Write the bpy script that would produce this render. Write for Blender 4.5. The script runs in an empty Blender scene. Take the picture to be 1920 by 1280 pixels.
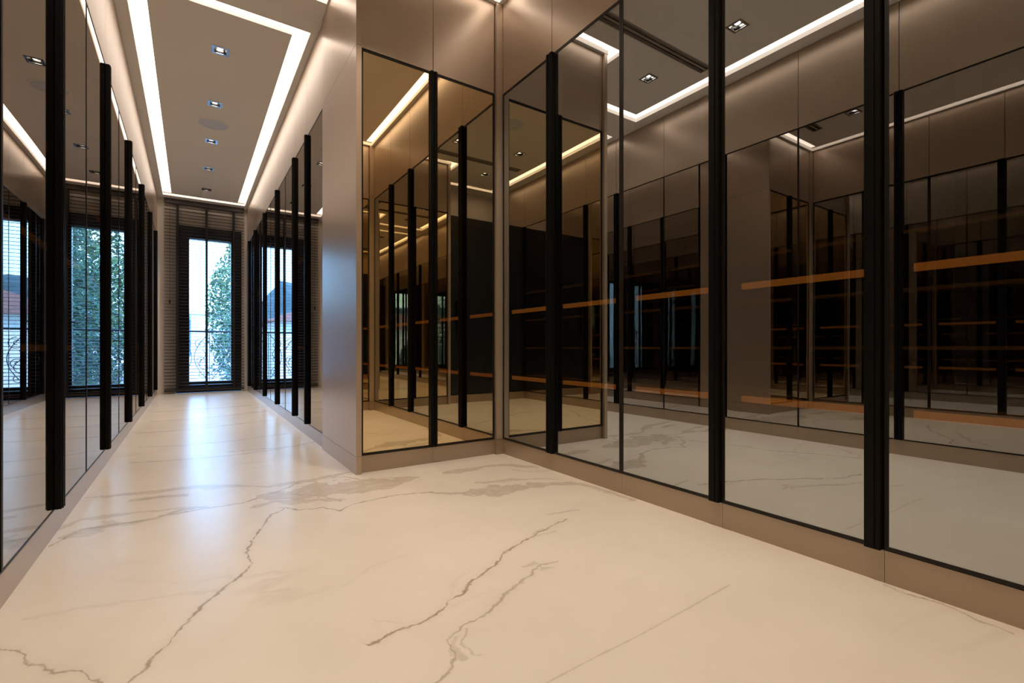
import bpy, bmesh, math, random
from mathutils import Vector, Matrix
random.seed(7)
SC = bpy.context.scene
COL = SC.collection

# ------------------------------------------------------------------ camera, world, sun, exposure
YAW = 33.84
FPX = 898.0
CAM_Z = 0.70
cam_data = bpy.data.cameras.new('camera')
cam_data.sensor_width = 36.0
cam_data.lens = FPX / 1920.0 * 36.0
cam_data.shift_y = 12.0 / 1920.0
cam_data.clip_start = 0.01
cam_data.clip_end = 2000
cam = bpy.data.objects.new('camera', cam_data)
cam.location = (0, 0, CAM_Z)
cam.rotation_euler = (math.radians(90), 0, math.radians(-YAW))
COL.objects.link(cam)
SC.camera = cam

world = bpy.data.worlds.new('world')
SC.world = world
world.use_nodes = True
wn = world.node_tree
wn.nodes.clear()
wo = wn.nodes.new('ShaderNodeOutputWorld')
wb = wn.nodes.new('ShaderNodeBackground')
wt = wn.nodes.new('ShaderNodeTexCoord')
ws = wn.nodes.new('ShaderNodeSeparateXYZ')
wr = wn.nodes.new('ShaderNodeValToRGB')
wr.color_ramp.elements[0].position = 0.0
wr.color_ramp.elements[0].color = (0.28, 0.62, 1.0, 1)
wr.color_ramp.elements[1].position = 0.6
wr.color_ramp.elements[1].color = (0.22, 0.48, 1.0, 1)
wn.links.new(wt.outputs['Generated'], ws.inputs[0])
wn.links.new(ws.outputs['Z'], wr.inputs[0])
wn.links.new(wr.outputs[0], wb.inputs[0])
wb.inputs[1].default_value = 9.5
wn.links.new(wb.outputs[0], wo.inputs[0])

sun_data = bpy.data.lights.new('sun', 'SUN')
sun_data.energy = 4.0
sun_data.color = (1.0, 0.95, 0.88)
sun_data.angle = 0.01
sun = bpy.data.objects.new('sun', sun_data)
sun.rotation_euler = (math.radians(48), 0, math.radians(-28))
COL.objects.link(sun)

portal_data = bpy.data.lights.new('window_portal', 'AREA')
portal_data.shape = 'RECTANGLE'
portal_data.size = 0.9
portal_data.size_y = 2.6
portal_data.cycles.is_portal = True
portal = bpy.data.objects.new('window_portal', portal_data)
portal.location = (0.25, 9.3, 1.3)
portal.rotation_euler = (math.radians(-90), 0, 0)
COL.objects.link(portal)

vs = SC.view_settings
vs.view_transform = 'Standard'
vs.look = 'None'
vs.exposure = 0.52
vs.gamma = 1.0
vs.use_curve_mapping = False
SC.cycles.glossy_bounces = 10
SC.cycles.max_bounces = 14
SC.cycles.diffuse_bounces = 4
SC.cycles.transparent_max_bounces = 24
SC.cycles.sample_clamp_indirect = 4.0

SPOT_W = 34.0
SPOT_COL = (1.0, 0.83, 0.64)
COVE = 2.5
COVE_COL = (1.0, 0.81, 0.66, 1)

# ------------------------------------------------------------------ materials
def new_mat(name):
    m = bpy.data.materials.new(name)
    m.use_nodes = True
    nt = m.node_tree
    nt.nodes.clear()
    out = nt.nodes.new('ShaderNodeOutputMaterial')
    return m, nt, out

def principled(name, color, rough=0.5, metal=0.0, spec=0.5, noise=None, bump=None, coat=0.0):
    m, nt, out = new_mat(name)
    p = nt.nodes.new('ShaderNodeBsdfPrincipled')
    p.inputs['Base Color'].default_value = (*color, 1)
    p.inputs['Roughness'].default_value = rough
    p.inputs['Metallic'].default_value = metal
    p.inputs['Specular IOR Level'].default_value = spec
    p.inputs['Coat Weight'].default_value = coat
    p.inputs['Coat Roughness'].default_value = 0.25
    nt.links.new(p.outputs[0], out.inputs[0])
    if noise or bump:
        tc = nt.nodes.new('ShaderNodeTexCoord')
    if noise:
        scale, amt = noise
        n = nt.nodes.new('ShaderNodeTexNoise')
        n.inputs['Scale'].default_value = scale
        n.inputs['Detail'].default_value = 4
        r = nt.nodes.new('ShaderNodeValToRGB')
        r.color_ramp.elements[0].position = 0.3
        r.color_ramp.elements[1].position = 0.7
        r.color_ramp.elements[0].color = (*[c * (1 - amt) for c in color], 1)
        r.color_ramp.elements[1].color = (*[min(1, c * (1 + amt)) for c in color], 1)
        nt.links.new(tc.outputs['Object'], n.inputs['Vector'])
        nt.links.new(n.outputs[0], r.inputs[0])
        nt.links.new(r.outputs[0], p.inputs['Base Color'])
    if bump:
        scale, amt = bump
        n = nt.nodes.new('ShaderNodeTexNoise')
        n.inputs['Scale'].default_value = scale
        b = nt.nodes.new('ShaderNodeBump')
        b.inputs['Strength'].default_value = amt
        b.inputs['Distance'].default_value = 0.002
        nt.links.new(tc.outputs['Object'], n.inputs['Vector'])
        nt.links.new(n.outputs[0], b.inputs['Height'])
        nt.links.new(b.outputs[0], p.inputs['Normal'])
    return m

def emitter(name, color, strength):
    m, nt, out = new_mat(name)
    e = nt.nodes.new('ShaderNodeEmission')
    e.inputs[0].default_value = (*color[:3], 1)
    e.inputs[1].default_value = strength
    nt.links.new(e.outputs[0], out.inputs[0])
    return m

def coated_glass(name, tint, through, reflect=0.75, wave=0.0):
    """half-silvered tinted glass: part reflects, part lets the cabinet inside show"""
    m, nt, out = new_mat(name)
    g = nt.nodes.new('ShaderNodeBsdfGlossy')
    g.inputs['Color'].default_value = (*tint, 1)
    g.inputs['Roughness'].default_value = 0.0
    t = nt.nodes.new('ShaderNodeBsdfTransparent')
    t.inputs['Color'].default_value = (*through, 1)
    mx = nt.nodes.new('ShaderNodeMixShader')
    lw = nt.nodes.new('ShaderNodeLayerWeight')
    lw.inputs['Blend'].default_value = 0.25
    mr = nt.nodes.new('ShaderNodeMapRange')
    mr.inputs['To Min'].default_value = reflect
    mr.inputs['To Max'].default_value = 1.0
    nt.links.new(lw.outputs['Fresnel'], mr.inputs['Value'])
    nt.links.new(mr.outputs[0], mx.inputs[0])
    nt.links.new(t.outputs[0], mx.inputs[1])
    nt.links.new(g.outputs[0], mx.inputs[2])
    nt.links.new(mx.outputs[0], out.inputs[0])
    if wave:
        tc = nt.nodes.new('ShaderNodeTexCoord')
        n = nt.nodes.new('ShaderNodeTexNoise')
        n.inputs['Scale'].default_value = 1.3
        n.inputs['Detail'].default_value = 0
        b = nt.nodes.new('ShaderNodeBump')
        b.inputs['Strength'].default_value = 1.0
        b.inputs['Distance'].default_value = wave
        nt.links.new(tc.outputs['Object'], n.inputs['Vector'])
        nt.links.new(n.outputs[0], b.inputs['Height'])
        nt.links.new(b.outputs[0], g.inputs['Normal'])
    return m

def clear(name, color=(0.9, 0.95, 0.97), gloss=0.06):
    m, nt, out = new_mat(name)
    t = nt.nodes.new('ShaderNodeBsdfTransparent')
    t.inputs[0].default_value = (*color, 1)
    g = nt.nodes.new('ShaderNodeBsdfGlossy')
    g.inputs['Roughness'].default_value = 0.0
    mx = nt.nodes.new('ShaderNodeMixShader')
    mx.inputs[0].default_value = gloss
    nt.links.new(t.outputs[0], mx.inputs[1])
    nt.links.new(g.outputs[0], mx.inputs[2])
    nt.links.new(mx.outputs[0], out.inputs[0])
    return m

M = {}
M['lacquer'] = principled('champagne_lacquer', (0.50, 0.395, 0.30), rough=0.34, metal=0.45, spec=0.5, coat=0.55)
M['lacquer_edge'] = principled('lacquer_edge', (0.30, 0.235, 0.18), rough=0.4, metal=0.4)
M['plinth'] = principled('plinth_lacquer', (0.40, 0.31, 0.225), rough=0.34, metal=0.45, coat=0.6)
M['frame'] = principled('dark_bronze_frame', (0.012, 0.009, 0.007), rough=0.4, metal=0.0, spec=0.3)
M['handle'] = principled('black_anodised', (0.006, 0.0055, 0.005), rough=0.35, metal=0.0, spec=0.10)
M['inside'] = principled('cabinet_interior', (0.055, 0.026, 0.018), rough=0.6, noise=(6, 0.2))
M['stile'] = principled('cabinet_stile', (0.02, 0.02, 0.022), rough=0.6)
M['ceiling'] = principled('ceiling_paint', (0.92, 0.89, 0.85), rough=0.9, bump=(300, 0.05))
M['cove_paint'] = principled('cove_paint', (0.85, 0.80, 0.74), rough=0.9)
M['wall'] = principled('wall_paint', (0.86, 0.79, 0.71), rough=0.85)
M['cove_glow'] = emitter('cove_glow', COVE_COL, COVE)
M['amber'] = emitter('amber_led', (1.0, 0.33, 0.045), 0.75)
M['amber_dim'] = emitter('amber_led_dim', (1.0, 0.38, 0.07), 0.30)
M['lamp'] = emitter('lamp_glow', (1.0, 0.92, 0.82), 5.0)
M['chrome'] = principled('chrome', (0.62, 0.62, 0.62), rough=0.22, metal=1.0)
M['dark_chrome'] = principled('dark_chrome', (0.34, 0.32, 0.30), rough=0.18, metal=1.0)
M['speaker'] = principled('speaker_cloth', (0.70, 0.77, 0.90), rough=0.9)
M['vent'] = principled('vent_dark', (0.02, 0.018, 0.016), rough=0.6)
M['vent_metal'] = principled('vent_metal', (0.40, 0.36, 0.31), rough=0.5, metal=0.2)
M['slat'] = principled('blind_slat', (0.035, 0.026, 0.022), rough=0.45)
M['tape'] = principled('blind_tape', (0.015, 0.013, 0.013), rough=0.9)
M['door_black'] = principled('balcony_door_black', (0.008, 0.010, 0.016), rough=0.4)
M['pane'] = clear('window_glass')
M['clear_back'] = clear('glass_back', (1, 1, 1), 0.0)
M['dark_door'] = principled('navy_door', (0.012, 0.016, 0.022), rough=0.25)
M['glass_left'] = coated_glass('grey_mirror_left', (0.64, 0.60, 0.56), (0.26, 0.22, 0.19), 0.84, 0.0008)
M['glass_right'] = coated_glass('grey_mirror_right', (0.63, 0.665, 0.69), (0.40, 0.35, 0.30), 0.80, 0.0003)
M['glass_gold'] = coated_glass('bronze_mirror', (0.92, 0.74, 0.47), (0.35, 0.28, 0.18), 0.92, 0.0003)
M['iron'] = principled('wrought_iron', (0.012, 0.014, 0.02), rough=0.5, metal=0.4)
M['house_white'] = principled('house_render', (0.72, 0.72, 0.72), rough=0.9, noise=(0.6, 0.06))
M['house_blue'] = principled('house_trim', (0.28, 0.33, 0.42), rough=0.8)
M['roof_red'] = principled('roof_tiles', (0.20, 0.075, 0.055), rough=0.85, noise=(5, 0.3))
M['street'] = principled('street_paving', (0.45, 0.45, 0.45), rough=0.9, noise=(0.4, 0.1))
M['hill'] = principled('hazy_hill_woods', (0.05, 0.085, 0.10), rough=1.0, noise=(0.05, 0.35))  # blue tint of distance haze is mixed into the woods' colour
M['leaf'] = principled('conifer_needles', (0.042, 0.095, 0.068), rough=0.8, noise=(2.0, 0.4))
M['leaf2'] = principled('broad_leaves', (0.045, 0.09, 0.035), rough=0.8, noise=(1.5, 0.5))
M['bark'] = principled('bark', (0.10, 0.07, 0.05), rough=0.95)
M['crate'] = principled('parapet_grey', (0.05, 0.06, 0.08), rough=0.8)

def to_floor(u, v):
    d = FPX * CAM_Z / (v - 652.0)
    a = (u - 960.0) / FPX
    t = math.radians(YAW)
    return (d * (math.sin(t) + math.cos(t) * a), d * (math.cos(t) - math.sin(t) * a))

def marble():
    m, nt, out = new_mat('calacatta_marble')
    L = nt.links.new
    N = nt.nodes.new
    p = N('ShaderNodeBsdfPrincipled')
    p.inputs['Roughness'].default_value = 0.27
    p.inputs['Specular IOR Level'].default_value = 0.34
    L(p.outputs[0], out.inputs[0])
    tc = N('ShaderNodeTexCoord')
    P0 = tc.outputs['Object']

    def math_(op, a, b=None, c=None, clamp=False):
        n = N('ShaderNodeMath')
        n.operation = op
        n.use_clamp = clamp
        for i, x in enumerate((a, b, c)):
            if x is None:
                continue
            if isinstance(x, (int, float)):
                n.inputs[i].default_value = x
            else:
                L(x, n.inputs[i])
        return n.outputs[0]

    def noise(vec, scale, detail=3, rough=0.6, color=False, dist=0.0):
        n = N('ShaderNodeTexNoise')
        n.inputs['Scale'].default_value = scale
        n.inputs['Detail'].default_value = detail
        n.inputs['Roughness'].default_value = rough
        n.inputs['Distortion'].default_value = dist
        L(vec, n.inputs['Vector'])
        return n.outputs['Color'] if color else n.outputs[0]

    def warp(vec, scale, amt, detail=3):
        c = noise(vec, scale, detail, color=True)
        s = N('ShaderNodeVectorMath'); s.operation = 'SUBTRACT'
        L(c, s.inputs[0]); s.inputs[1].default_value = (0.5, 0.5, 0.5)
        k = N('ShaderNodeVectorMath'); k.operation = 'SCALE'
        L(s.outputs[0], k.inputs[0]); k.inputs['Scale'].default_value = amt
        a = N('ShaderNodeVectorMath'); a.operation = 'ADD'
        L(vec, a.inputs[0]); L(k.outputs[0], a.inputs[1])
        return a.outputs[0]

    PW = warp(warp(warp(P0, 6.0, 0.045), 24.0, 0.026), 80.0, 0.009)
    PS = warp(P0, 5.0, 0.05, 5)
    PB = warp(warp(P0, 3.5, 0.11, 5), 18.0, 0.035, 4)
    brk = noise(P0, 9.0, 3)
    brk2 = noise(P0, 14.0, 5, 0.7)
    patchy = math_('ADD', math_('MULTIPLY', noise(PS, 16.0, 5, 0.7), 2.2), -0.15, clamp=True)
    total = None

    def vein(pts, width, strength, soft=1.0, jag=True, edge=0.0, wcurve=None):
        nonlocal total
        w = [to_floor(*q) for q in pts]
        a, b = Vector(w[0]), Vector(w[-1])
        D = (b - a); Ln = D.length; D = D / Ln
        Nn = Vector((-D.y, D.x))
        st = [((Vector(q) - a).dot(D) / Ln, (Vector(q) - a).dot(Nn)) for q in w]
        fixed = [st[0]]
        for s_, t_ in st[1:]:
            if s_ <= fixed[-1][0] + 0.004:
                s_ = fixed[-1][0] + 0.004
            fixed.append((s_, t_))
        T = max(0.01, max(abs(t_) for _, t_ in fixed)) * 1.1
        broad = bool(wcurve)
        src = PB if broad else (PW if jag else P0)
        sub = N('ShaderNodeVectorMath'); sub.operation = 'SUBTRACT'
        L(src, sub.inputs[0]); sub.inputs[1].default_value = (a.x, a.y, 0)
        ds = N('ShaderNodeVectorMath'); ds.operation = 'DOT_PRODUCT'
        L(sub.outputs[0], ds.inputs[0]); ds.inputs[1].default_value = (D.x / Ln, D.y / Ln, 0)
        dt = N('ShaderNodeVectorMath'); dt.operation = 'DOT_PRODUCT'
        L(sub.outputs[0], dt.inputs[0]); dt.inputs[1].default_value = (Nn.x, Nn.y, 0)
        s = ds.outputs['Value']; t = dt.outputs['Value']
        fc = N('ShaderNodeFloatCurve')
        cu = fc.mapping.curves[0]
        mx = max(f[0] for f in fixed)
        cu.points[0].location = (0, 0.5 + 0.5 * fixed[0][1] / T)
        cu.points[1].location = (1, 0.5 + 0.5 * fixed[-1][1] / T)
        for s_, t_ in fixed[1:-1]:
            cu.points.new(min(0.999, s_ / mx), 0.5 + 0.5 * t_ / T)
        for q in cu.points:
            q.handle_type = 'VECTOR'
        fc.mapping.update()
        L(math_('DIVIDE', s, mx), fc.inputs['Value'])
        off = math_('MULTIPLY', math_('SUBTRACT', fc.outputs[0], 0.5), 2 * T)
        dist = math_('ABSOLUTE', math_('SUBTRACT', t, off))
        wv = math_('MULTIPLY', math_('ADD', math_('MULTIPLY', brk if broad else brk2, 3.4 if broad else 4.2), -0.75 if broad else -1.15), width)
        if wcurve:
            wc = N('ShaderNodeFloatCurve')
            c2 = wc.mapping.curves[0]
            c2.points[0].location = (0, wcurve[0])
            c2.points[1].location = (1, wcurve[-1])
            for i, q in enumerate(wcurve[1:-1]):
                c2.points.new((i + 1) / (len(wcurve) - 1), q)
            wc.mapping.update()
            L(s, wc.inputs['Value'])
            wv = math_('MULTIPLY', wv, wc.outputs[0])
        core = math_('SUBTRACT', 1.0, math_('DIVIDE', dist, math_('MAXIMUM', wv, 0.0005)), clamp=True)
        if broad:
            rim_ = math_('MULTIPLY', math_('LESS_THAN', core, 0.16), math_('GREATER_THAN', core, 0.0))
            core = math_('MULTIPLY', core, soft * 1.6, clamp=True)
            core = math_('ADD', math_('MULTIPLY', core, 0.85), math_('MULTIPLY', rim_, 0.50))
        else:
            core = math_('MULTIPLY', core, soft, clamp=True)
        halo = math_('SUBTRACT', 1.0, math_('DIVIDE', dist, width * 7), clamp=True)
        halo = math_('MULTIPLY', math_('MULTIPLY', halo, halo), 0.15)
        mval = math_('ADD', core, halo)
        inr = math_('MULTIPLY', math_('GREATER_THAN', s, 0.0), math_('LESS_THAN', s, 1.0))
        mval = math_('MULTIPLY', math_('MULTIPLY', mval, inr), math_('MULTIPLY', patchy, strength))
        total = mval if total is None else math_('MAXIMUM', total, mval)

    # long wandering veins of the near slab
    vein([(532, 953), (507, 967), (485, 992), (463, 1036), (471, 1064), (424, 1100), (392, 1125), (345, 1168), (298, 1219), (244, 1276), (215, 1300)], 0.0060, 0.80, 1.3)
    vein([(1062, 972), (1010, 996), (978, 1018), (946, 1036), (931, 1059), (888, 1086), (877, 1104), (845, 1125), (823, 1145), (787, 1167), (762, 1176), (730, 1188), (685, 1210)], 0.0060, 0.85, 1.3)
    vein([(1046, 1052), (1010, 1060), (999, 1072), (967, 1100), (937, 1129), (899, 1161), (874, 1172), (841, 1197), (850, 1233), (838, 1262), (805, 1290)], 0.0062, 0.62, 1.2)
    vein([(880, 1178), (868, 1205), (882, 1228), (905, 1228)], 0.006, 0.45)
    vein([(1368, 1096), (1290, 1140), (1200, 1190), (1100, 1240), (1010, 1288)], 0.0040, 0.4, jag=False)
    vein([(-20, 1218), (35, 1225), (60, 1250), (100, 1262), (150, 1260), (190, 1282)], 0.0050, 0.75)
    vein([(1660, 1096), (1700, 1113), (1760, 1130), (1830, 1160), (1905, 1188)], 0.0060, 0.7)
    vein([(1040, 995), (1005, 1005), (985, 1010)], 0.010, 0.35)
    vein([(1087, 955), (1060, 958), (1024, 963)], 0.008, 0.5)
    vein([(640, 1100), (700, 1060), (760, 1040)], 0.004, 0.16)
    vein([(690, 1160), (760, 1166), (800, 1160)], 0.003, 0.22)
    vein([(40, 1162), (150, 1140), (300, 1118), (420, 1105)], 0.014, 0.16)
    # grey bands that cross the slab by the block
    vein([(88, 1026), (155, 992), (251, 978), (309, 967), (380, 954), (449, 944), (503, 928), (560, 905)], 0.0085, 0.75, 1.3)
    vein([(120, 1010), (200, 985), (290, 972)], 0.055, 0.42, 1.8, wcurve=[0.4, 1, 0.6, 0.15])
    vein([(300, 968), (340, 955), (390, 950)], 0.03, 0.45, 1.8)
    vein([(160, 932), (250, 925), (352, 914), (430, 911), (503, 912), (600, 897), (660, 884)], 0.045, 0.45, 1.8, wcurve=[0.2, 0.7, 0.9, 0.4, 0.9, 0.6])
    vein([(240, 938), (290, 932), (350, 928)], 0.035, 0.45, 1.8)
    vein([(478, 932), (540, 928), (600, 918), (680, 912), (740, 902), (785, 894)], 0.15, 0.46, 3, wcurve=[0.15, 0.55, 0.85, 0.9, 0.6, 0.08])
    vein([(525, 950), (560, 955), (600, 952), (640, 956), (669, 943), (740, 928), (813, 922)], 0.007, 0.8, 1.3)
    vein([(813, 922), (859, 924), (931, 921), (1021, 908), (1075, 904), (1105, 912)], 0.085, 0.50, 3, wcurve=[0.1, 0.5, 0.9, 0.8, 0.3, 0.3])
    vein([(1080, 905), (1110, 912), (1140, 922), (1190, 938)], 0.03, 0.5)
    vein([(820, 886), (877, 880), (913, 874), (960, 872), (1010, 876)], 0.045, 0.46, 2.4, wcurve=[0.1, 1, 0.5, 0.8, 0.15])
    vein([(890, 905), (930, 902), (975, 899)], 0.03, 0.42)
    vein([(640, 922), (700, 905), (760, 900)], 0.004, 0.7)
    vein([(60, 1012), (150, 975), (260, 960), (380, 948)], 0.030, 0.38, 1.5, wcurve=[0.3, 1, 0.7, 0.2])
    vein([(470, 952), (520, 940), (580, 938), (650, 935)], 0.035, 0.45, 1.8, wcurve=[0.2, 1, 0.8, 0.2])
    vein([(600, 898), (650, 893), (700, 903), (735, 898)], 0.010, 0.6)
    vein([(545, 925), (600, 930), (640, 940)], 0.006, 0.7)
    vein([(905, 905), (960, 899), (1020, 896), (1060, 899)], 0.022, 0.42, 1.8, wcurve=[0.1, 1, 0.6, 0.1])
    vein([(960, 880), (1000, 884), (1050, 880)], 0.010, 0.45)
    vein([(860, 1195), (850, 1215), (872, 1240), (900, 1226)], 0.014, 0.35, 1.5, wcurve=[0.2, 1, 1, 0.2])
    vein([(985, 1062), (1012, 1052), (1022, 1064), (1046, 1060)], 0.014, 0.30, 1.5, wcurve=[0.2, 1, 0.6, 0.2])
    vein([(1000, 1003), (1022, 990), (1032, 1000)], 0.012, 0.35, 1.5, wcurve=[0.2, 1, 0.2])
    # corridor streaks
    for q, wd, stg in (
        ([(240, 868), (330, 862), (420, 855), (520, 842), (590, 828)], 0.010, 0.34),
        ([(260, 838), (340, 835), (440, 826), (540, 812)], 0.012, 0.28),
        ([(255, 812), (320, 808), (400, 800), (520, 786)], 0.02, 0.24),
        ([(280, 790), (340, 787), (420, 780), (500, 770)], 0.03, 0.22),
        ([(290, 772), (360, 768), (470, 760)], 0.04, 0.22),
        ([(420, 848), (480, 842), (560, 836)], 0.008, 0.4)):
        vein(q, wd * 1.3, stg * 1.5, 1.4)

    # generic faint veining for the rest of the floor
    mp = N('ShaderNodeMapping')
    mp.inputs['Rotation'].default_value = (0, 0, math.radians(28))
    mp.inputs['Scale'].default_value = (0.5, 1.4, 1)
    L(PS, mp.inputs[0])
    r1 = noise(mp.outputs[0], 1.1, 6, 0.55, dist=0.6)
    ridge = math_('SUBTRACT', 1.0, math_('MULTIPLY', math_('ABSOLUTE', math_('SUBTRACT', r1, 0.5)), 42.0), clamp=True)
    gate = math_('MULTIPLY', math_('SUBTRACT', noise(P0, 0.9, 2), 0.52), 5.0, clamp=True)
    ridge = math_('MULTIPLY', math_('MULTIPLY', ridge, gate), 0.32)
    total = math_('MAXIMUM', total, ridge)

    cloud = N('ShaderNodeValToRGB')
    cloud.color_ramp.elements[0].position = 0.35
    cloud.color_ramp.elements[0].color = (0.74, 0.68, 0.61, 1)
    cloud.color_ramp.elements[1].position = 0.65
    cloud.color_ramp.elements[1].color = (0.80, 0.745, 0.675, 1)
    L(noise(PS, 1.6, 4), cloud.inputs[0])
    mix = N('ShaderNodeMix'); mix.data_type = 'RGBA'
    L(total, mix.inputs['Factor'])
    L(cloud.outputs[0], mix.inputs['A'])
    mix.inputs['B'].default_value = (0.36, 0.285, 0.215, 1)
    L(mix.outputs['Result'], p.inputs['Base Color'])
    return m

M['marble'] = marble()

# ------------------------------------------------------------------ mesh helpers
class MB:
    def __init__(self):
        self.bm = bmesh.new()

    def box(self, x0, x1, y0, y1, z0, z1, bevel=0.0, mat=0):
        bm = self.bm
        v = [bm.verts.new(c) for c in ((x0, y0, z0), (x1, y0, z0), (x1, y1, z0), (x0, y1, z0),
                                       (x0, y0, z1), (x1, y0, z1), (x1, y1, z1), (x0, y1, z1))]
        fs = [bm.faces.new([v[i] for i in q]) for q in ((3, 2, 1, 0), (4, 5, 6, 7), (0, 1, 5, 4), (1, 2, 6, 5), (2, 3, 7, 6), (3, 0, 4, 7))]
        for f in fs:
            f.material_index = mat
        if bevel:
            es = list({e for f in fs for e in f.edges})
            bmesh.ops.bevel(bm, geom=es, offset=bevel, segments=2, affect='EDGES', profile=0.5)
        return self

    def prism(self, pts, z0, z1, mat=0):
        bm = self.bm
        a = [bm.verts.new((x, y, z0)) for x, y in pts]
        b = [bm.verts.new((x, y, z1)) for x, y in pts]
        n = len(pts)
        bm.faces.new(a[::-1]).material_index = mat
        bm.faces.new(b).material_index = mat
        for i in range(n):
            bm.faces.new((a[i], a[(i + 1) % n], b[(i + 1) % n], b[i])).material_index = mat
        return self

    def slab(self, outer, holes, z0, z1):
        """flat plate with holes, z0 the visible underside"""
        bm = self.bm
        es = []
        for loop in [outer] + holes:
            vs_ = [bm.verts.new((x, y, z0)) for x, y in loop]
            for i in range(len(vs_)):
                es.append(bm.edges.new((vs_[i], vs_[(i + 1) % len(vs_)])))
        r = bmesh.ops.triangle_fill(bm, edges=es, use_beauty=True)
        fs = [g for g in r['geom'] if isinstance(g, bmesh.types.BMFace)]
        ex = bmesh.ops.extrude_face_region(bm, geom=fs)
        for g in ex['geom']:
            if isinstance(g, bmesh.types.BMVert):
                g.co.z = z1
        bmesh.ops.recalc_face_normals(bm, faces=bm.faces)
        return self

    def tube(self, pts, r, seg=8, closed=False):
        bm = self.bm
        pts = [Vector(p) for p in pts]
        rings = []
        n = len(pts)
        up = Vector((0, 1, 0))
        for i, p in enumerate(pts):
            d = (pts[min(i + 1, n - 1)] - pts[max(i - 1, 0)]).normalized()
            s = d.cross(up)
            if s.length < 1e-4:
                s = d.cross(Vector((1, 0, 0)))
            s.normalize()
            t = d.cross(s)
            rr = r[i] if isinstance(r, (list, tuple)) else r
            rings.append([bm.verts.new(p + s * math.cos(2 * math.pi * k / seg) * rr + t * math.sin(2 * math.pi * k / seg) * rr) for k in range(seg)])
        for a, b in zip(rings, rings[1:]):
            for k in range(seg):
                bm.faces.new((a[k], a[(k + 1) % seg], b[(k + 1) % seg], b[k]))
        bm.faces.new(rings[0][::-1])
        bm.faces.new(rings[-1])
        return self

    def disc(self, cx, cy, z0, z1, r0, r1, seg=48, mat=0):
        bm = self.bm
        a = [bm.verts.new((cx + r0 * math.cos(2 * math.pi * k / seg), cy + r0 * math.sin(2 * math.pi * k / seg), z0)) for k in range(seg)]
        b = [bm.verts.new((cx + r1 * math.cos(2 * math.pi * k / seg), cy + r1 * math.sin(2 * math.pi * k / seg), z1)) for k in range(seg)]
        bm.faces.new(a[::-1]).material_index = mat
        bm.faces.new(b).material_index = mat
        for k in range(seg):
            bm.faces.new((a[k], a[(k + 1) % seg], b[(k + 1) % seg], b[k])).material_index = mat
        return self

    def build(self, name, mats, parent=None, smooth=False):
        me = bpy.data.meshes.new(name)
        bmesh.ops.recalc_face_normals(self.bm, faces=self.bm.faces) if smooth else None
        self.bm.to_mesh(me)
        self.bm.free()
        for m in (mats if isinstance(mats, (list, tuple)) else [mats]):
            me.materials.append(m)
        if smooth:
            for p in me.polygons:
                p.use_smooth = True
        o = bpy.data.objects.new(name, me)
        COL.objects.link(o)
        if parent:
            o.parent = parent
        return o

def thing(name, label, cat, loc=(0, 0, 0), rz=0.0, group=None):
    o = bpy.data.objects.new(name, None)
    o.empty_display_size = 0.1
    COL.objects.link(o)
    o.location = loc
    o.rotation_euler = (0, 0, rz)
    o['label'] = label
    o['category'] = cat
    if group:
        o['group'] = group
    return o

def tag(o, label, cat, group=None, kind=None):
    o['label'] = label
    o['category'] = cat
    if group:
        o['group'] = group
    if kind:
        o['kind'] = kind
    return o

def struct(name, mb, mat, parent=None):
    o = mb.build(name, mat, parent)
    if parent is None:
        o['kind'] = 'structure'
    return o

# ------------------------------------------------------------------ dimensions
ZC = 2.97
XL, XC, XR = -0.42, 0.765, 1.715
YB, YE = 2.69, 9.0
Z0, Z1 = 0.10, 2.372      # door bottom / top
ZU0, ZU1 = 2.378, 2.966   # upper panels

# ------------------------------------------------------------------ room shell
struct('floor', MB().box(-1.2, 2.5, -1.0, 9.0, -0.08, 0.0), M['marble'])
struct('wall_left', MB().box(-1.2, -1.06, -1.0, 9.25, 0, 3.12), M['wall'])
struct('wall_right', MB().box(2.36, 2.5, -1.0, 9.25, 0, 3.12), M['wall'])
struct('wall_back', MB().box(-1.06, 2.36, -1.0, -0.86, 0, 3.12), M['wall'])
wf = MB()
wf.box(-1.06, -0.19, YE, YE + 0.25, 0, 3.12)
wf.box(0.69, 2.36, YE, YE + 0.25, 0, 3.12)
wf.box(-0.19, 0.69, YE, YE + 0.25, 2.60, 3.12)
struct('wall_front', wf, M['wall'])

ring_a_out = [(-0.345, 3.68), (0.718, 3.68), (0.718, 8.76), (-0.345, 8.76)]
ring_a_in = [(-0.238, 3.775), (0.611, 3.775), (0.611, 8.64), (-0.238, 8.64)]
ring_b_out = [(-0.29, -0.62), (0.745, -0.62), (0.745, 0.03), (1.685, 0.03), (1.685, 2.665), (0.745, 2.665), (0.745, 3.31), (-0.29, 3.31)]
ring_b_in = [(-0.17, -0.52), (0.665, -0.52), (0.665, 0.115), (1.60, 0.115), (1.60, 2.58), (0.665, 2.58), (0.665, 3.20), (-0.17, 3.20)]

DL_A = [(0.187, y) for y in (4.28, 5.245, 6.21, 7.18, 8.14)]
DL_B = [(0.23, y) for y in (2.71, 1.92, 0.77, -0.02)]
DL_C = [(1.03, 2.0), (0.985, 0.69)]
VENT = (-0.06, 1.15, 2.33, 2.41)
VENT2 = (-0.06, 1.15, 0.29, 0.37)

def sq(c, h):
    return [(c[0] - h, c[1] - h), (c[0] + h, c[1] - h), (c[0] + h, c[1] + h), (c[0] - h, c[1] + h)]

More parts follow.
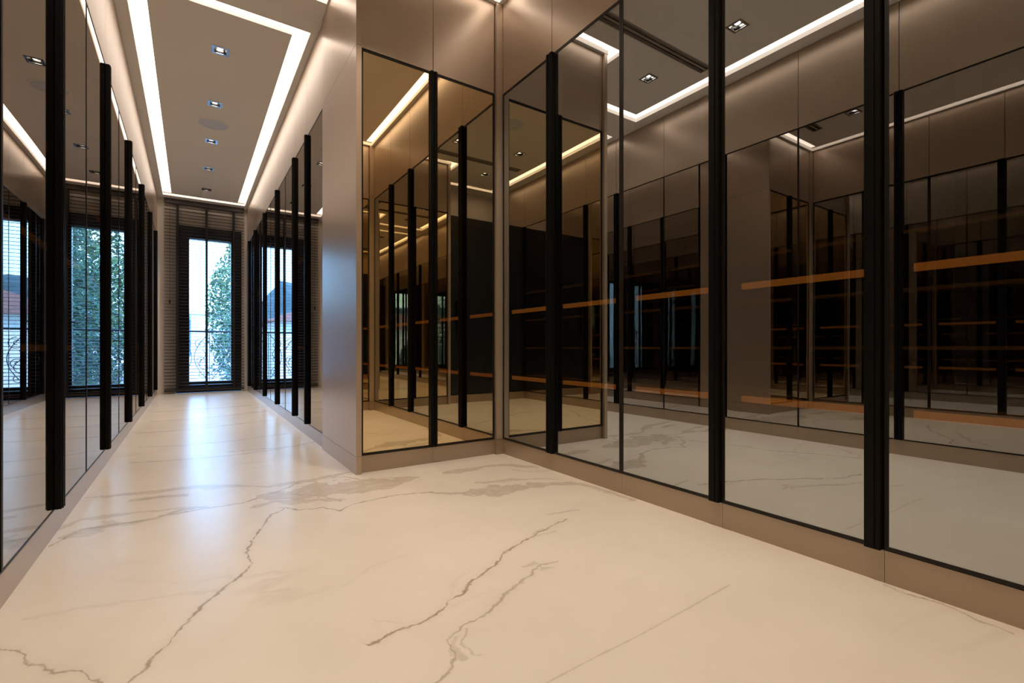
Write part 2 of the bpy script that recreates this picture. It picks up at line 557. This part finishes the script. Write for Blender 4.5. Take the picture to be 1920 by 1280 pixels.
ceil = MB()
ceil.slab([(-1.06, -0.86), (2.36, -0.86), (2.36, 9.0), (-1.06, 9.0)], [ring_a_out, ring_b_out], ZC, ZC + 0.03)
ceil.slab(ring_a_in, [sq(c, 0.042) for c in DL_A], ZC, ZC + 0.03)
ceil.slab(ring_b_in, [sq(c, 0.042) for c in DL_B + DL_C] + [[(V[0], V[2]), (V[1], V[2]), (V[1], V[3]), (V[0], V[3])] for V in (VENT, VENT2)], ZC, ZC + 0.03)
struct('ceiling', ceil, M['ceiling'])
struct('trim_1', MB().box(-1.06, 2.36, -0.86, 9.0, ZC + 0.07, ZC + 0.15), M['cove_paint'])

def offset_ring(out, inn, k_out, k_in):
    a = [(x, y) for x, y in out]
    b = [(x, y) for x, y in inn]
    o2 = [(xi + (xo - xi) * k_out, yi + (yo - yi) * k_out) for (xo, yo), (xi, yi) in zip(a, b)]
    i2 = [(xi + (xo - xi) * k_in, yi + (yo - yi) * k_in) for (xo, yo), (xi, yi) in zip(a, b)]
    return o2, i2

def cove(out, inn, label):
    t = thing('cove_light', label, 'ceiling light', (0, 0, 0), 0, 'cove lights in the ceiling')
    o2, i2 = offset_ring(out, inn, 1.25, -0.45)
    mb = MB()
    n = len(o2)
    for i in range(n):
        j = (i + 1) % n
        q = [o2[i], o2[j], i2[j], i2[i]]
        area = sum(q[k][0] * q[(k + 1) % 4][1] - q[(k + 1) % 4][0] * q[k][1] for k in range(4))
        mb.prism(q if area > 0 else q[::-1], ZC + 0.052, ZC + 0.066)
    mb.build('slot_glow_plate', M['cove_glow'], t)  # glowing plate stands in for the slot roof lit by hidden LEDs
    return t

cove(ring_a_out, ring_a_in, 'warm white recessed light channel around the corridor ceiling, nearest the window')
cove(ring_b_out, ring_b_in, 'warm white recessed light channel around the near dressing area ceiling')

# ------------------------------------------------------------------ ceiling fixtures
def make_downlight():
    t = thing('recessed_downlight', '', 'ceiling light', (0, 0, ZC), 0, 'square downlights along the ceiling')
    mb = MB()
    a, b = 0.058, 0.040
    for (x0, x1, y0, y1) in ((-a, a, -a, -b), (-a, a, b, a), (-a, -b, -b, b), (b, a, -b, b)):
        mb.box(x0, x1, y0, y1, -0.004, 0.0005)
    mb.build('frame', M['chrome'], t)
    mb = MB()
    bm = mb.bm
    lo = [bm.verts.new((x, y, -0.001)) for x, y in sq((0, 0), b)]
    hi = [bm.verts.new((x, y, 0.040)) for x, y in sq((0, 0), 0.031)]
    for i in range(4):
        bm.faces.new((lo[i], lo[(i + 1) % 4], hi[(i + 1) % 4], hi[i]))
    bm.faces.new(hi)
    mb.build('reflector', M['dark_chrome'], t)
    mb = MB()
    mb.disc(0, 0, 0.016, 0.024, 0.018, 0.024, 24)
    mb.build('lamp', M['lamp'], t)
    ld = bpy.data.lights.new('lamp_beam', 'SPOT')
    ld.energy = SPOT_W
    ld.color = SPOT_COL
    ld.spot_size = math.radians(105)
    ld.spot_blend = 1.0
    ld.shadow_soft_size = 0.03
    lo_ = bpy.data.objects.new('lamp_beam', ld)
    COL.objects.link(lo_)
    lo_.parent = t
    lo_.location = (0, 0, -0.02)
    return t

def copy_tree(o, parent=None):
    c = o.copy()
    COL.objects.link(c)
    if parent:
        c.parent = parent
    for ch in list(o.children):
        copy_tree(ch, c)
    return c

dl = make_downlight()
for ch in dl.children:
    if ch.type == 'LIGHT':
        ch.data.energy = SPOT_W * 1.3
ords_a = ['nearest the camera', 'second from the camera, just before the round speaker', 'third from the camera, just beyond the round speaker', 'fourth from the camera', 'last one before the window blind']
ords_b = ['beside the slot vent, at the corridor mouth', 'second from the corridor mouth', 'third from the corridor mouth', 'farthest from the corridor mouth, above the camera']
for i, c in enumerate(DL_A):
    o = dl if i == 0 else copy_tree(dl)
    o.location = (c[0], c[1], ZC)
    o['label'] = 'square chrome downlight in the corridor ceiling, ' + ords_a[i]
def beam(o, k):
    for ch in o.children:
        if ch.type == 'LIGHT':
            ch.data = ch.data.copy()
            ch.data.energy = SPOT_W * k
for i, c in enumerate(DL_B):
    o = copy_tree(dl)
    beam(o, 0.56)
    o.location = (c[0], c[1], ZC)
    o['label'] = 'square downlight over the near dressing area, ' + ords_b[i]
    o['group'] = 'downlights over the dressing area'

for c, l in zip(DL_C, ('nearer the bronze mirrors', 'nearer the rear block')):
    o = copy_tree(dl)
    beam(o, 1.6)
    o.location = (c[0], c[1], ZC)
    o['label'] = 'square downlight over the alcove by the right wall, ' + l
    o['group'] = 'downlights over the dressing area'

def speaker(loc, label):
    sp = thing('ceiling_speaker', label, 'speaker', loc, 0, 'ceiling speakers')
    MB().disc(0, 0, -0.006, 0.0, 0.128, 0.134).build('grille', M['speaker'], sp)
    rim = MB()
    for k in range(48):
        a0, a1 = 2 * math.pi * k / 48, 2 * math.pi * (k + 1) / 48
        vs_ = [rim.bm.verts.new((r * math.cos(a), r * math.sin(a), z)) for a, r, z in
               ((a0, 0.128, -0.007), (a1, 0.128, -0.007), (a1, 0.142, -0.004), (a0, 0.142, -0.004), (a0, 0.145, 0.0), (a1, 0.145, 0.0))]
        rim.bm.faces.new((vs_[0], vs_[1], vs_[2], vs_[3]))
        rim.bm.faces.new((vs_[3], vs_[2], vs_[5], vs_[4]))
    bmesh.ops.remove_doubles(rim.bm, verts=rim.bm.verts, dist=1e-5)
    rim.build('rim', M['ceiling'], sp)
speaker((0.187, 5.72, ZC), 'round pale grey speaker grille flush in the corridor ceiling between two downlights')
speaker((0.73, 1.345, ZC), 'round pale grey speaker grille over the dressing area, between the two slot vents')

def air_vent(V, label):
    vt = thing('air_vent', label, 'vent', (0, 0, ZC), 0, 'slot vents of the dressing area')
    x0, x1, y0, y1 = V
    MB().box(x0, x1, y0, y1, 0.02, 0.03).build('backing', M['vent'], vt)
    f = MB()
    f.box(x0 - 0.012, x1 + 0.012, y0 - 0.012, y0, -0.003, 0.012)
    f.box(x0 - 0.012, x1 + 0.012, y1, y1 + 0.012, -0.003, 0.012)
    f.box(x0 - 0.012, x0, y0, y1, -0.003, 0.012)
    f.box(x1, x1 + 0.012, y0, y1, -0.003, 0.012)
    f.build('frame', M['vent_metal'], vt)
    for yy, w in ((y0 + 0.010, 0.003), ((y0 + y1) / 2, 0.009), (y1 - 0.010, 0.003)):
        MB().box(x0, x1, yy - w, yy + w, -0.002, 0.016).build('blade', M['vent_metal'], vt)
air_vent(VENT, 'long two-slot linear air vent across the dressing area ceiling, near the block')
air_vent(VENT2, 'long two-slot linear air vent across the ceiling near the rear block')

# ------------------------------------------------------------------ wardrobes
def pane(mb, x0, x1, z0, z1, y):
    """glass sheet: front skin carries the coating"""
    mb.box(x0, x1, y, y + 0.005, z0, z1, mat=1)
    for f in mb.bm.faces:
        if all(abs(v.co.y - y) < 1e-6 for v in f.verts):
            f.material_index = 0

def handle_mesh(cx, w, z0, z1, p):
    mb = MB()
    mb.box(cx - w / 2, cx + w / 2, -p, 0.0, z0, z1, bevel=0.0025)
    # raised rib down the face gives the twin-groove look
    mb.box(cx - w * 0.16, cx + w * 0.16, -p - 0.004, -p + 0.002, z0 + 0.002, z1 - 0.002, bevel=0.0015)
    return mb

def wardrobe(label, group, origin, rz, W, D, doors, glass, shelves=(), led='amber', uppers=None,
             dividers=(), handles='pair', hw=0.021, hp=0.021, fw=0.008, plinth_seams=()):
    """local frame: x along the front, y into the cabinet, z up. doors = [(x0, x1, handle side)]"""
    t = thing('mirrored_wardrobe', label, 'wardrobe', origin, rz, group)
    c = MB()
    c.box(0, W, D - 0.015, D, Z0, Z1)
    c.box(0, W, 0.03, D - 0.015, Z0, Z0 + 0.02)
    c.box(0, W, 0.03, D - 0.015, Z1 - 0.02, Z1)
    sd = 0.02
    c.box(0, sd, 0.03, D - 0.015, Z0 + 0.02, Z1 - 0.02)
    c.box(W - sd, W, 0.03, D - 0.015, Z0 + 0.02, Z1 - 0.02)
    for x in dividers:
        c.box(x - sd, x + sd, 0.03, D - 0.015, Z0 + 0.02, Z1 - 0.02)
    c.build('carcass', M['inside'], t)
    cells = [0] + list(dividers) + [W]
    for i, x in enumerate(cells):
        a, b = (x, x + 0.06) if i == 0 else ((x - 0.06, x) if i == len(cells) - 1 else (x - 0.06, x + 0.06))
        MB().box(a, b, 0.024, 0.03, Z0, Z1).build('stile', M['stile'], t)
    for a, b in zip(cells, cells[1:]):
        for z in shelves:
            s = MB().box(a + 0.062, b - 0.062, 0.036, D - 0.03, z - 0.011, z + 0.011).build('shelf', M['inside'], t)
            MB().box(a + 0.062, b - 0.062, 0.030, 0.0355, z - 0.012, z + 0.012).build('light_strip', M[led], s)
    for (x0, x1, side) in doors:
        g = 0.0012
        a, b = x0 + g, x1 - g
        d = MB()
        d.box(a, a + fw, -0.002, 0.022, Z0, Z1)
        d.box(b - fw, b, -0.002, 0.022, Z0, Z1)
        d.box(a + fw, b - fw, -0.002, 0.022, Z0, Z0 + fw)
        d.box(a + fw, b - fw, -0.002, 0.022, Z1 - fw, Z1)
        dr = d.build('door', M['frame'], t)
        p = MB()
        pane(p, a + fw, b - fw, Z0 + fw, Z1 - fw, 0.0)
        p.build('mirror_glass', [glass, M['clear_back']], dr)
        if side:
            w = hw if side in 'lr' else hw * 1.7
            cx = a + w / 2 if side in 'lL' else b - w / 2
            handle_mesh(cx, w, Z0 + 0.0, Z1 + 0.004, hp).build('handle', M['handle'], dr)
    ps = [0] + list(plinth_seams) + [W]
    for a, b in zip(ps, ps[1:]):
        MB().box(a + 0.0005, b - 0.0005, 0.004, 0.03, 0, Z0 - 0.004).build('plinth', M['plinth'], t)
    up = uppers if uppers is not None else [0, W]
    MB().box(0, W, 0.02, D, ZU0, ZU1).build('top_box', M['stile'], t)
    for a, b in zip(up, up[1:]):
        MB().box(a + 0.0018, b - 0.0018, 0.0, 0.0195, ZU0, ZU1, bevel=0.0008).build('upper_panel', M['lacquer'], t)
    return t

R90 = math.radians(90)
# left wall: local x -> world +y
edges = [(-0.68, 0.566), (0.566, 1.82), (1.82, 3.07), (3.07, 4.33), (4.33, 5.58), (5.58, 6.84), (6.84, 8.09), (8.09, 8.97)]
hand = [-0.06, 1.193, 2.437, 3.70, 4.955, 6.20, 7.40, 8.53]
lab = ['closest to the camera, mostly behind it', 'at the left edge of the picture', 'with the nearest black bar handles in view',
       'second from the camera', 'third from the camera', 'fourth from the camera', 'fifth from the camera',
       'last one beside the window blind']
for (a, b), h, l in zip(edges, hand, lab):
    wardrobe('grey-mirror two-door wardrobe on the left wall, ' + l, 'left wall wardrobes', (XL, a, 0), R90, b - a, 0.60,
             [(0, h - a, 'r'), (h - a, b - a, 'l')], M['glass_left'], shelves=(0.32, 0.70, 1.08, 1.46), led='amber_dim',
             uppers=[0, h - a, b - a], fw=0.005)

# right wall of the near area: local x -> world -y
ys = [2.665, 2.148, 1.616, 1.092, 0.568, 0.045]
wardrobe('grey-mirror two-door wardrobe on the right wall, in the inner corner', 'right wall wardrobes', (XR, ys[0], 0), -R90, ys[0] - ys[2], 0.60,
         [(0, ys[0] - ys[1], 'r'), (ys[0] - ys[1], ys[0] - ys[2], 'l')], M['glass_right'], shelves=(0.506, 0.934),
         uppers=[0, ys[0] - ys[1], ys[0] - ys[2]], dividers=[ys[0] - ys[1]], hw=0.026, hp=0.024, fw=0.011)
wardrobe('grey-mirror single wardrobe on the right wall, handle near the middle of the picture', 'right wall wardrobes', (XR, ys[2], 0), -R90, ys[2] - ys[3], 0.60,
         [(0, ys[2] - ys[3], 'R')], M['glass_right'], shelves=(0.506, 0.934), hw=0.025, hp=0.024, fw=0.011)
wardrobe('grey-mirror single wardrobe on the right wall, between the two tall black handles', 'right wall wardrobes', (XR, ys[3], 0), -R90, ys[3] - ys[4], 0.60,
         [(0, ys[3] - ys[4], 'R')], M['glass_right'], shelves=(0.506, 0.934), hw=0.025, hp=0.024, fw=0.011)
wardrobe('grey-mirror single wardrobe at the right edge of the picture', 'right wall wardrobes', (XR, ys[4], 0), -R90, ys[4] - ys[5], 0.60,
         [(0, ys[4] - ys[5], None)], M['glass_right'], shelves=(0.506, 0.934), fw=0.011)

# projecting block: bronze mirrored front facing the camera
blk = wardrobe('bronze-mirror two-door wardrobe on the projecting block, facing the camera', 'block wardrobes', (0.787, YB, 0), 0, 0.878, 0.60,
               [(0, 0.438, 'r'), (0.438, 0.876, 'l')], M['glass_gold'], uppers=[0, 0.438, 0.876], hw=0.021, hp=0.02, plinth_seams=[0.438], fw=0.012)
def side_panel(parent, rot_sign=1):
    # 3 cm end panel, proud of the doors
    x0, x1, y0, y1 = -0.032, -0.002, -0.025, 0.79
    MB().box(x0, x1, y0, y1, 0.10, Z1 + 0.001, bevel=0.0008).build('side_panel', M['lacquer'], parent)
    MB().box(x0, x1, y0, y1, 0.0, 0.0985, bevel=0.0008).build('side_plinth', M['lacquer'], parent)
    MB().box(x0, x1, y0, y1, Z1 + 0.0025, ZU1, bevel=0.0008).build('side_upper_panel', M['lacquer'], parent)
side_panel(blk)
bk = wardrobe('bronze-mirror two-door wardrobe on the rear block, seen only in the mirrors', 'block wardrobes', (1.665, 0.0, 0), math.pi, 0.878, 0.60,
              [(0, 0.438, 'r'), (0.438, 0.876, 'l')], M['glass_gold'], uppers=[0, 0.438, 0.876], hw=0.021, hp=0.02)
for nm, z0_, z1_ in (('side_panel', 0.10, Z1 + 0.001), ('side_plinth', 0.0, 0.0985), ('side_upper_panel', Z1 + 0.0025, ZU1)):
    MB().box(0.880, 0.910, -0.025, 0.79, z0_, z1_, bevel=0.0008).build(nm, M['lacquer'], bk)

# corridor right wall: local x -> world -y
yc = [3.50, 4.06, 4.59, 5.11, 5.63, 6.15, 6.67, 7.19, 7.71, 8.23, 8.62, 8.97]
def corr(a, b, h, l):
    if h is None or h == a or h == b:
        drs = [(0, b - a, 'L' if h == b else 'R')]
        upp = [0, b - a]
    else:
        drs = [(0, b - h, 'r'), (b - h, b - a, 'l')]
        upp = [0, b - h, b - a]
    wardrobe('grey-mirror wardrobe on the corridor right wall, ' + l, 'corridor right wardrobes', (XC, b, 0), -R90, b - a, 0.55,
             drs, M['glass_left'], shelves=(0.70, 1.46), led='amber_dim', uppers=upp, fw=0.005)
corr(3.51, 4.06, 4.06, 'single door nearest the projecting block')
corr(4.06, 5.11, 4.59, 'second from the projecting block')
corr(5.11, 6.15, 5.63, 'third from the projecting block')
corr(6.15, 7.19, 6.67, 'fourth from the projecting block')
corr(7.19, 8.23, 7.71, 'fifth from the projecting block')
corr(8.23, 8.97, 8.55, 'last one by the window blind')

# corner fillers and closing strips
struct('trim_2', MB().box(1.667, 1.735, 2.667, 2.735, Z0 - 0.002, ZU1), M['lacquer'])
struct('trim_3', MB().box(1.667, 1.735, -0.03, 0.042, Z0 - 0.002, ZU1), M['lacquer'])
struct('baseboard_right', MB().box(1.664, 1.74, 2.664, 2.73, 0, Z0 - 0.004).box(1.664, 1.74, -0.03, 0.044, 0, Z0 - 0.004), M['plinth'])
struct('trim_4', MB().box(XL - 0.05, XL, 8.972, 8.999, 0, ZC), M['wall'])
struct('trim_5', MB().box(XC, XC + 0.05, 8.972, 8.999, 0, ZC), M['wall'])

# dark entrance door behind the camera
ed = struct('door_2', MB().box(XL + 0.004, 0.752, -0.10, -0.06, 0.10, 2.37), M['dark_door'])
struct('trim_6', MB().box(XL + 0.004, 0.752, -0.10, -0.05, 0.0, 0.097), M['plinth'])
MB().box(0.62, 0.645, -0.06, -0.035, 0.9, 1.3, bevel=0.003).build('door_handle', M['handle'], ed)

# ------------------------------------------------------------------ balcony door and blind
dx0, dx1, dz1 = -0.19, 0.69, 2.60
gx0, gx1, gz0, gz1 = -0.02, 0.54, 0.17, 2.40
d = MB()
d.box(dx0, gx0, YE + 0.01, YE + 0.09, 0, dz1)
d.box(gx1, dx1, YE + 0.01, YE + 0.09, 0, dz1)
d.box(gx0, gx1, YE + 0.01, YE + 0.09, 0, gz0)
d.box(gx0, gx1, YE + 0.01, YE + 0.09, gz1, dz1)
dr = struct('door_1', d, M['door_black'])
MB().box(gx0, gx1, YE + 0.045, YE + 0.055, gz0, gz1).build('glass_pane', M['pane'], dr)
bd = MB()
bd.box(gx0 - 0.02, gx0, YE - 0.004, YE + 0.01, gz0 - 0.02, gz1 + 0.02)
bd.box(gx1, gx1 + 0.02, YE - 0.004, YE + 0.01, gz0 - 0.02, gz1 + 0.02)
bd.box(gx0, gx1, YE - 0.004, YE + 0.01, gz0 - 0.02, gz0)
bd.box(gx0, gx1, YE - 0.004, YE + 0.01, gz1, gz1 + 0.02)
bd.build('glazing_bead', M['door_black'], dr)
hd = MB()
hd.box(0.60, 0.63, YE - 0.01, YE + 0.01, 0.98, 1.14, bevel=0.003)
hd.box(0.50, 0.625, YE - 0.03, YE - 0.016, 1.05, 1.07, bevel=0.003)
hd.box(0.606, 0.624, YE - 0.03, YE - 0.005, 1.05, 1.07, bevel=0.002)
hd.build('door_handle', M['door_black'], dr)

bl = thing('venetian_blind', 'dark wooden venetian blind covering the balcony door from ceiling to floor', 'blind', (0.19, 8.93, 0))
bx0, bx1 = -0.335 - 0.19, 0.72 - 0.19
s = MB()
zb = 0.075
n = 0
while zb < 2.87:
    pts = []
    prof = [(-0.025, 0.0), (-0.012, 0.0022), (0.0, 0.003), (0.012, 0.0022), (0.025, 0.0)]
    tilt = 0.11
    ring = []
    for side_ in (0, 1):
        row = []
        for (yy, zz) in (prof if side_ == 0 else prof[::-1]):
            z_ = zb + zz + yy * tilt + (0.0034 if side_ == 0 else 0)
            row.append((yy, z_))
        ring += row
    a = [s.bm.verts.new((bx0, y_, z_)) for y_, z_ in ring]
    b = [s.bm.verts.new((bx1, y_, z_)) for y_, z_ in ring]
    k = len(ring)
    for i in range(k):
        s.bm.faces.new((a[i], a[(i + 1) % k], b[(i + 1) % k], b[i]))
    s.bm.faces.new(a[::-1])
    s.bm.faces.new(b)
    zb += 0.0495
    n += 1
s.build('slats', M['slat'], bl, smooth=False)
MB().box(bx0, bx1, -0.03, 0.03, 2.90, 2.962).build('headrail', M['slat'], bl)
MB().box(bx0, bx1, -0.026, 0.026, 0.035, 0.058, bevel=0.003).build('bottom_rail', M['slat'], bl)
for tx in (-0.17, 0.205, 0.575):
    tp = MB()
    tp.box(tx - 0.19 - 0.016, tx - 0.19 + 0.016, -0.0285, -0.0275, 0.05, 2.90)
    tp.box(tx - 0.19 - 0.016, tx - 0.19 + 0.016, 0.0275, 0.0285, 0.05, 2.90)
    tp.build('ladder_tape', M['tape'], bl)
cd = MB()
cd.tube([(-0.265 - 0.19, -0.034, 2.90), (-0.265 - 0.19, -0.034, 1.42)], 0.0014, 6)
cdo = cd.build('pull_cord', M['tape'], bl)
MB().tube([(-0.265 - 0.19, -0.034, 1.43), (-0.265 - 0.19, -0.034, 1.41), (-0.265 - 0.19, -0.034, 1.37)], [0.004, 0.011, 0.009], 12).build('cord_knob', M['tape'], cdo)

# ------------------------------------------------------------------ balcony and outdoors
struct('balcony_floor', MB().box(-2.5, 3.0, 9.25, 10.45, -0.2, -0.03), M['street'])
YR = 10.3
rl = thing('balcony_railing', 'black wrought iron balcony railing with scrollwork beyond the glass door', 'railing', (0, YR, -0.03))
MB().box(-2.4, 2.9, -0.02, 0.02, 1.01, 1.035).build('top_rail', M['iron'], rl)
MB().box(-2.4, 2.9, -0.012, 0.012, 0.10, 0.12).build('bottom_rail', M['iron'], rl)

def spiral(cx, cz, r0, a0, turns, sgn, r1=0.012, n=36):
    return [(cx + (r0 + (r1 - r0) * (i / n)) * math.cos(a0 + sgn * turns * 2 * math.pi * i / n), 0,
             cz + (r0 + (r1 - r0) * (i / n)) * math.sin(a0 + sgn * turns * 2 * math.pi * i / n)) for i in range(n + 1)]

def scroll_panel(cx):
    g = MB()
    for sg in (-1, 1):
        # big C-curve rising from the centre, curling in at both ends
        big = [(cx + sg * (0.02 + 0.21 * math.sin(math.pi * k / 20)), 0, 0.14 + 0.84 * k / 20) for k in range(21)]
        g.tube(big, 0.006, 6)
        g.tube(spiral(cx + sg * 0.13, 0.80, 0.10, math.pi / 2, 1.6, -sg), 0.0055, 6)
        g.tube(spiral(cx + sg * 0.12, 0.50, 0.085, -math.pi / 2, 1.5, sg), 0.0055, 6)
        g.tube(spiral(cx + sg * 0.11, 0.26, 0.085, math.pi / 2, 1.6, sg), 0.0055, 6)
        s_ = [(cx + sg * (0.11 + 0.05 * math.sin(2 * math.pi * k / 16)), 0, 0.34 + 0.36 * k / 16) for k in range(17)]
        g.tube(s_, 0.0055, 6)
    g.tube([(cx, 0, 0.12), (cx, 0, 1.01)], 0.006, 6)
    return g
for i in range(-4, 6):
    scroll_panel(0.28 + i * 0.50).build('scroll_panel', M['iron'], rl)
for px in (-2.35, -0.22, 0.78, 2.85):
    MB().box(px - 0.012, px + 0.012, -0.012, 0.012, 0.0, 1.02).build('post', M['iron'], rl)

struct('street_ground', MB().box(-120, 120, 10.5, 320, -3.2, -3.0), M['street'])

def house(label, loc, W, D, H, roof, mat):
    h = thing('house', label, 'house', loc, 0, 'houses across the street')
    MB().box(-W / 2, W / 2, 0, D, 0, H).build('wall', mat, h)
    r = MB()
    bm = r.bm
    o = 0.5
    pts = [(-W / 2 - o, -o, H), (W / 2 + o, -o, H), (W / 2 + o, D + o, H), (-W / 2 - o, D + o, H), (-W / 2 + D / 3, D / 2, H + roof), (W / 2 - D / 3, D / 2, H + roof)]
    v = [bm.verts.new(p) for p in pts]
    for q in ((0, 1, 5, 4), (1, 2, 5), (2, 3, 4, 5), (3, 0, 4), (3, 2, 1, 0)):
        bm.faces.new([v[i] for i in q])
    r.build('roof', M['roof_red'], h)
    for k in range(int(W // 2.6)):
        x = -W / 2 + 1.5 + k * 2.6
        for z in (H - 2.1,):
            w = MB().box(x - 0.45, x + 0.45, -0.05, 0.02, z, z + 1.3).build('window', M['house_blue'], h)
            MB().box(x - 0.38, x + 0.38, -0.07, -0.045, z + 0.07, z + 1.23).build('pane', M['crate'], w)
    return h
house('long white house with a red tiled roof across the street', (-10.4, 26, -3), 17, 8, 5.0, 1.3, M['house_white'])
house('pale house with a red tiled roof behind the garden trees', (14.0, 36, -3), 14, 8, 5.6, 1.4, M['house_white'])
an = thing('garage', 'white flat-roofed garage building right of the red-roofed house', 'building', (3.0, 27.0, -3))
MB().box(-3.0, 6.0, 0, 5, 0, 5.3).build('wall', M['house_white'], an)
MB().box(-3.15, 6.15, -0.15, 5.15, 5.3, 5.5).build('roof_slab', M['house_white'], an)
MB().box(-1.6, 1.0, -0.05, 0.01, 0, 2.4).build('door', M['house_blue'], an)

def van(label, loc):
    v = thing('parked_van', label, 'van', loc, 0)
    b = MB()
    b.bm
    prof = [(-2.1, 0.35), (-2.1, 1.1), (-1.5, 1.25), (-0.9, 2.0), (2.1, 2.0), (2.1, 0.35)]
    a = [b.bm.verts.new((x, -0.9, z)) for x, z in prof]
    c = [b.bm.verts.new((x, 0.9, z)) for x, z in prof]
    n_ = len(prof)
    b.bm.faces.new(a)
    b.bm.faces.new(c[::-1])
    for i in range(n_):
        b.bm.faces.new((a[(i + 1) % n_], a[i], c[i], c[(i + 1) % n_]))
    b.build('body', M['crate'], v)
    for wx in (-1.4, 1.3):
        for wy in (-0.9, 0.72):
            w = MB()
            w.disc(0, 0, 0, 0.18, 0.34, 0.34, 20)
            wo_ = w.build('wheel', M['iron'], v)
            wo_.rotation_euler = (-R90, 0, 0)
            wo_.location = (wx, wy, 0.34)
    MB().box(-1.35, 1.9, -0.92, -0.899, 1.35, 1.8).build('window', M['iron'], v)
    return v
van('dark blue parked van in the street in front of the houses', (-1.9, 18.0, -3.0))

hb = MB()
N_ = 60
top = []
for i in range(N_ + 1):
    x = -240 + 480 * i / N_
    zt = 24 + 10 * math.sin(i * 0.31 + 1) + 6 * math.sin(i * 0.83) + 3 * math.sin(i * 2.1)
    top.append((x, zt))
rows = []
for j in range(7):
    f_ = j / 6
    rows.append([hb.bm.verts.new((x, 240 + 60 * f_ + 6 * math.sin(i * 1.7 + j), -3 + (z + 3) * math.sin(f_ * math.pi / 2) + (random.uniform(-1.5, 1.5) if 0 < j < 6 else 0))) for i, (x, z) in enumerate(top)])
rows.append([hb.bm.verts.new((x, 340, -3)) for x, z in top])
for a, b in zip(rows, rows[1:]):
    for i in range(N_):
        hb.bm.faces.new((a[i], a[i + 1], b[i + 1], b[i]))
struct('hills', hb, M['hill'])

def conifer(label, loc, H, R, seed, mat, n_lay=26):
    rnd = random.Random(seed)
    t = thing('conifer_tree', label, 'tree', loc, 0, 'garden trees')
    MB().tube([(0, 0, 0), (0.05, 0, H * 0.5), (0, 0, H)], [0.16, 0.1, 0.02], 8).build('trunk', M['bark'], t)
    g = MB()
    bm = g.bm
    for k in range(n_lay):
        f_ = k / (n_lay - 1)
        z = H * (0.12 + 0.86 * f_)
        rr = R * (1 - f_) ** 0.8 + 0.08
        nb = max(6, int(17 * (1 - f_) + 6))
        for j in range(nb):
            a = 2 * math.pi * (j + rnd.random()) / nb
            ln = rr * rnd.uniform(0.75, 1.15)
            dirv = Vector((math.cos(a), math.sin(a), 0))
            side = Vector((-math.sin(a), math.cos(a), 0))
            steps = 9
            for q in range(1, steps + 1):
                fr = q / steps
                base = dirv * (ln * fr) + Vector((0, 0, z + 0.10 * ln * math.sin(fr * 2.2) - 0.22 * ln * fr * fr))
                for sg in (-1, 1):
                    for rep in range(2):
                        tip = base + side * sg * ln * 0.26 * (1.15 - fr) * rnd.uniform(0.6, 1.2) + dirv * 0.09 * ln + Vector((0, 0, rnd.uniform(-0.10, 0.06)))
                        wv = Vector((rnd.uniform(-1, 1), rnd.uniform(-1, 1), rnd.uniform(0.2, 1))).normalized() * 0.04
                        v1, v2, v3, v4 = (bm.verts.new(p) for p in (base - wv, (base + tip) / 2 - wv * 0.6 + Vector((0, 0, 0.02)), tip, (base + tip) / 2 + wv))
                        bm.faces.new((v1, v2, v3, v4))
    g.build('foliage', mat, t)
    return t
conifer('tall blue-green conifer right outside the balcony door', (1.85, 15.4, -3), 8.4, 1.75, 3, M['leaf'], 44)
conifer('second conifer behind the first, to its right', (5.6, 19.0, -3), 9.0, 2.0, 5, M['leaf'], 30)

def broad_tree(label, loc, H, R, seed):
    rnd = random.Random(seed)
    t = thing('broadleaf_tree', label, 'tree', loc, 0, 'garden trees')
    MB().tube([(0, 0, 0), (0.1, 0, H * 0.5), (0, 0, H * 0.8)], [0.18, 0.12, 0.05], 8).build('trunk', M['bark'], t)
    g = MB()
    for k in range(11000):
        v = Vector((rnd.gauss(0, 1), rnd.gauss(0, 1), rnd.gauss(0, 1))).normalized() * (rnd.random() ** 0.4)
        c = Vector((v.x * R, v.y * R, H * 0.62 + v.z * H * 0.38))
        a = Vector((rnd.uniform(-1, 1), rnd.uniform(-1, 1), rnd.uniform(-1, 1))).normalized()
        b = a.cross(Vector((rnd.uniform(-1, 1), rnd.uniform(-1, 1), rnd.uniform(-1, 1)))).normalized()
        s_ = rnd.uniform(0.05, 0.11)
        vs_ = [g.bm.verts.new(c + a * s_ * i + b * s_ * 0.5 * j) for i, j in ((-1, 0), (0, -1), (1, 0), (0, 1))]
        g.bm.faces.new(vs_)
    g.build('foliage', M['leaf2'], t)
broad_tree('bright green bushy tree behind the tall conifer', (2.1, 20.2, -3), 8.0, 1.7, 11)
broad_tree('bright green bushy tree far to the left of the street', (-5.2, 20.2, -3), 4.4, 1.4, 12)
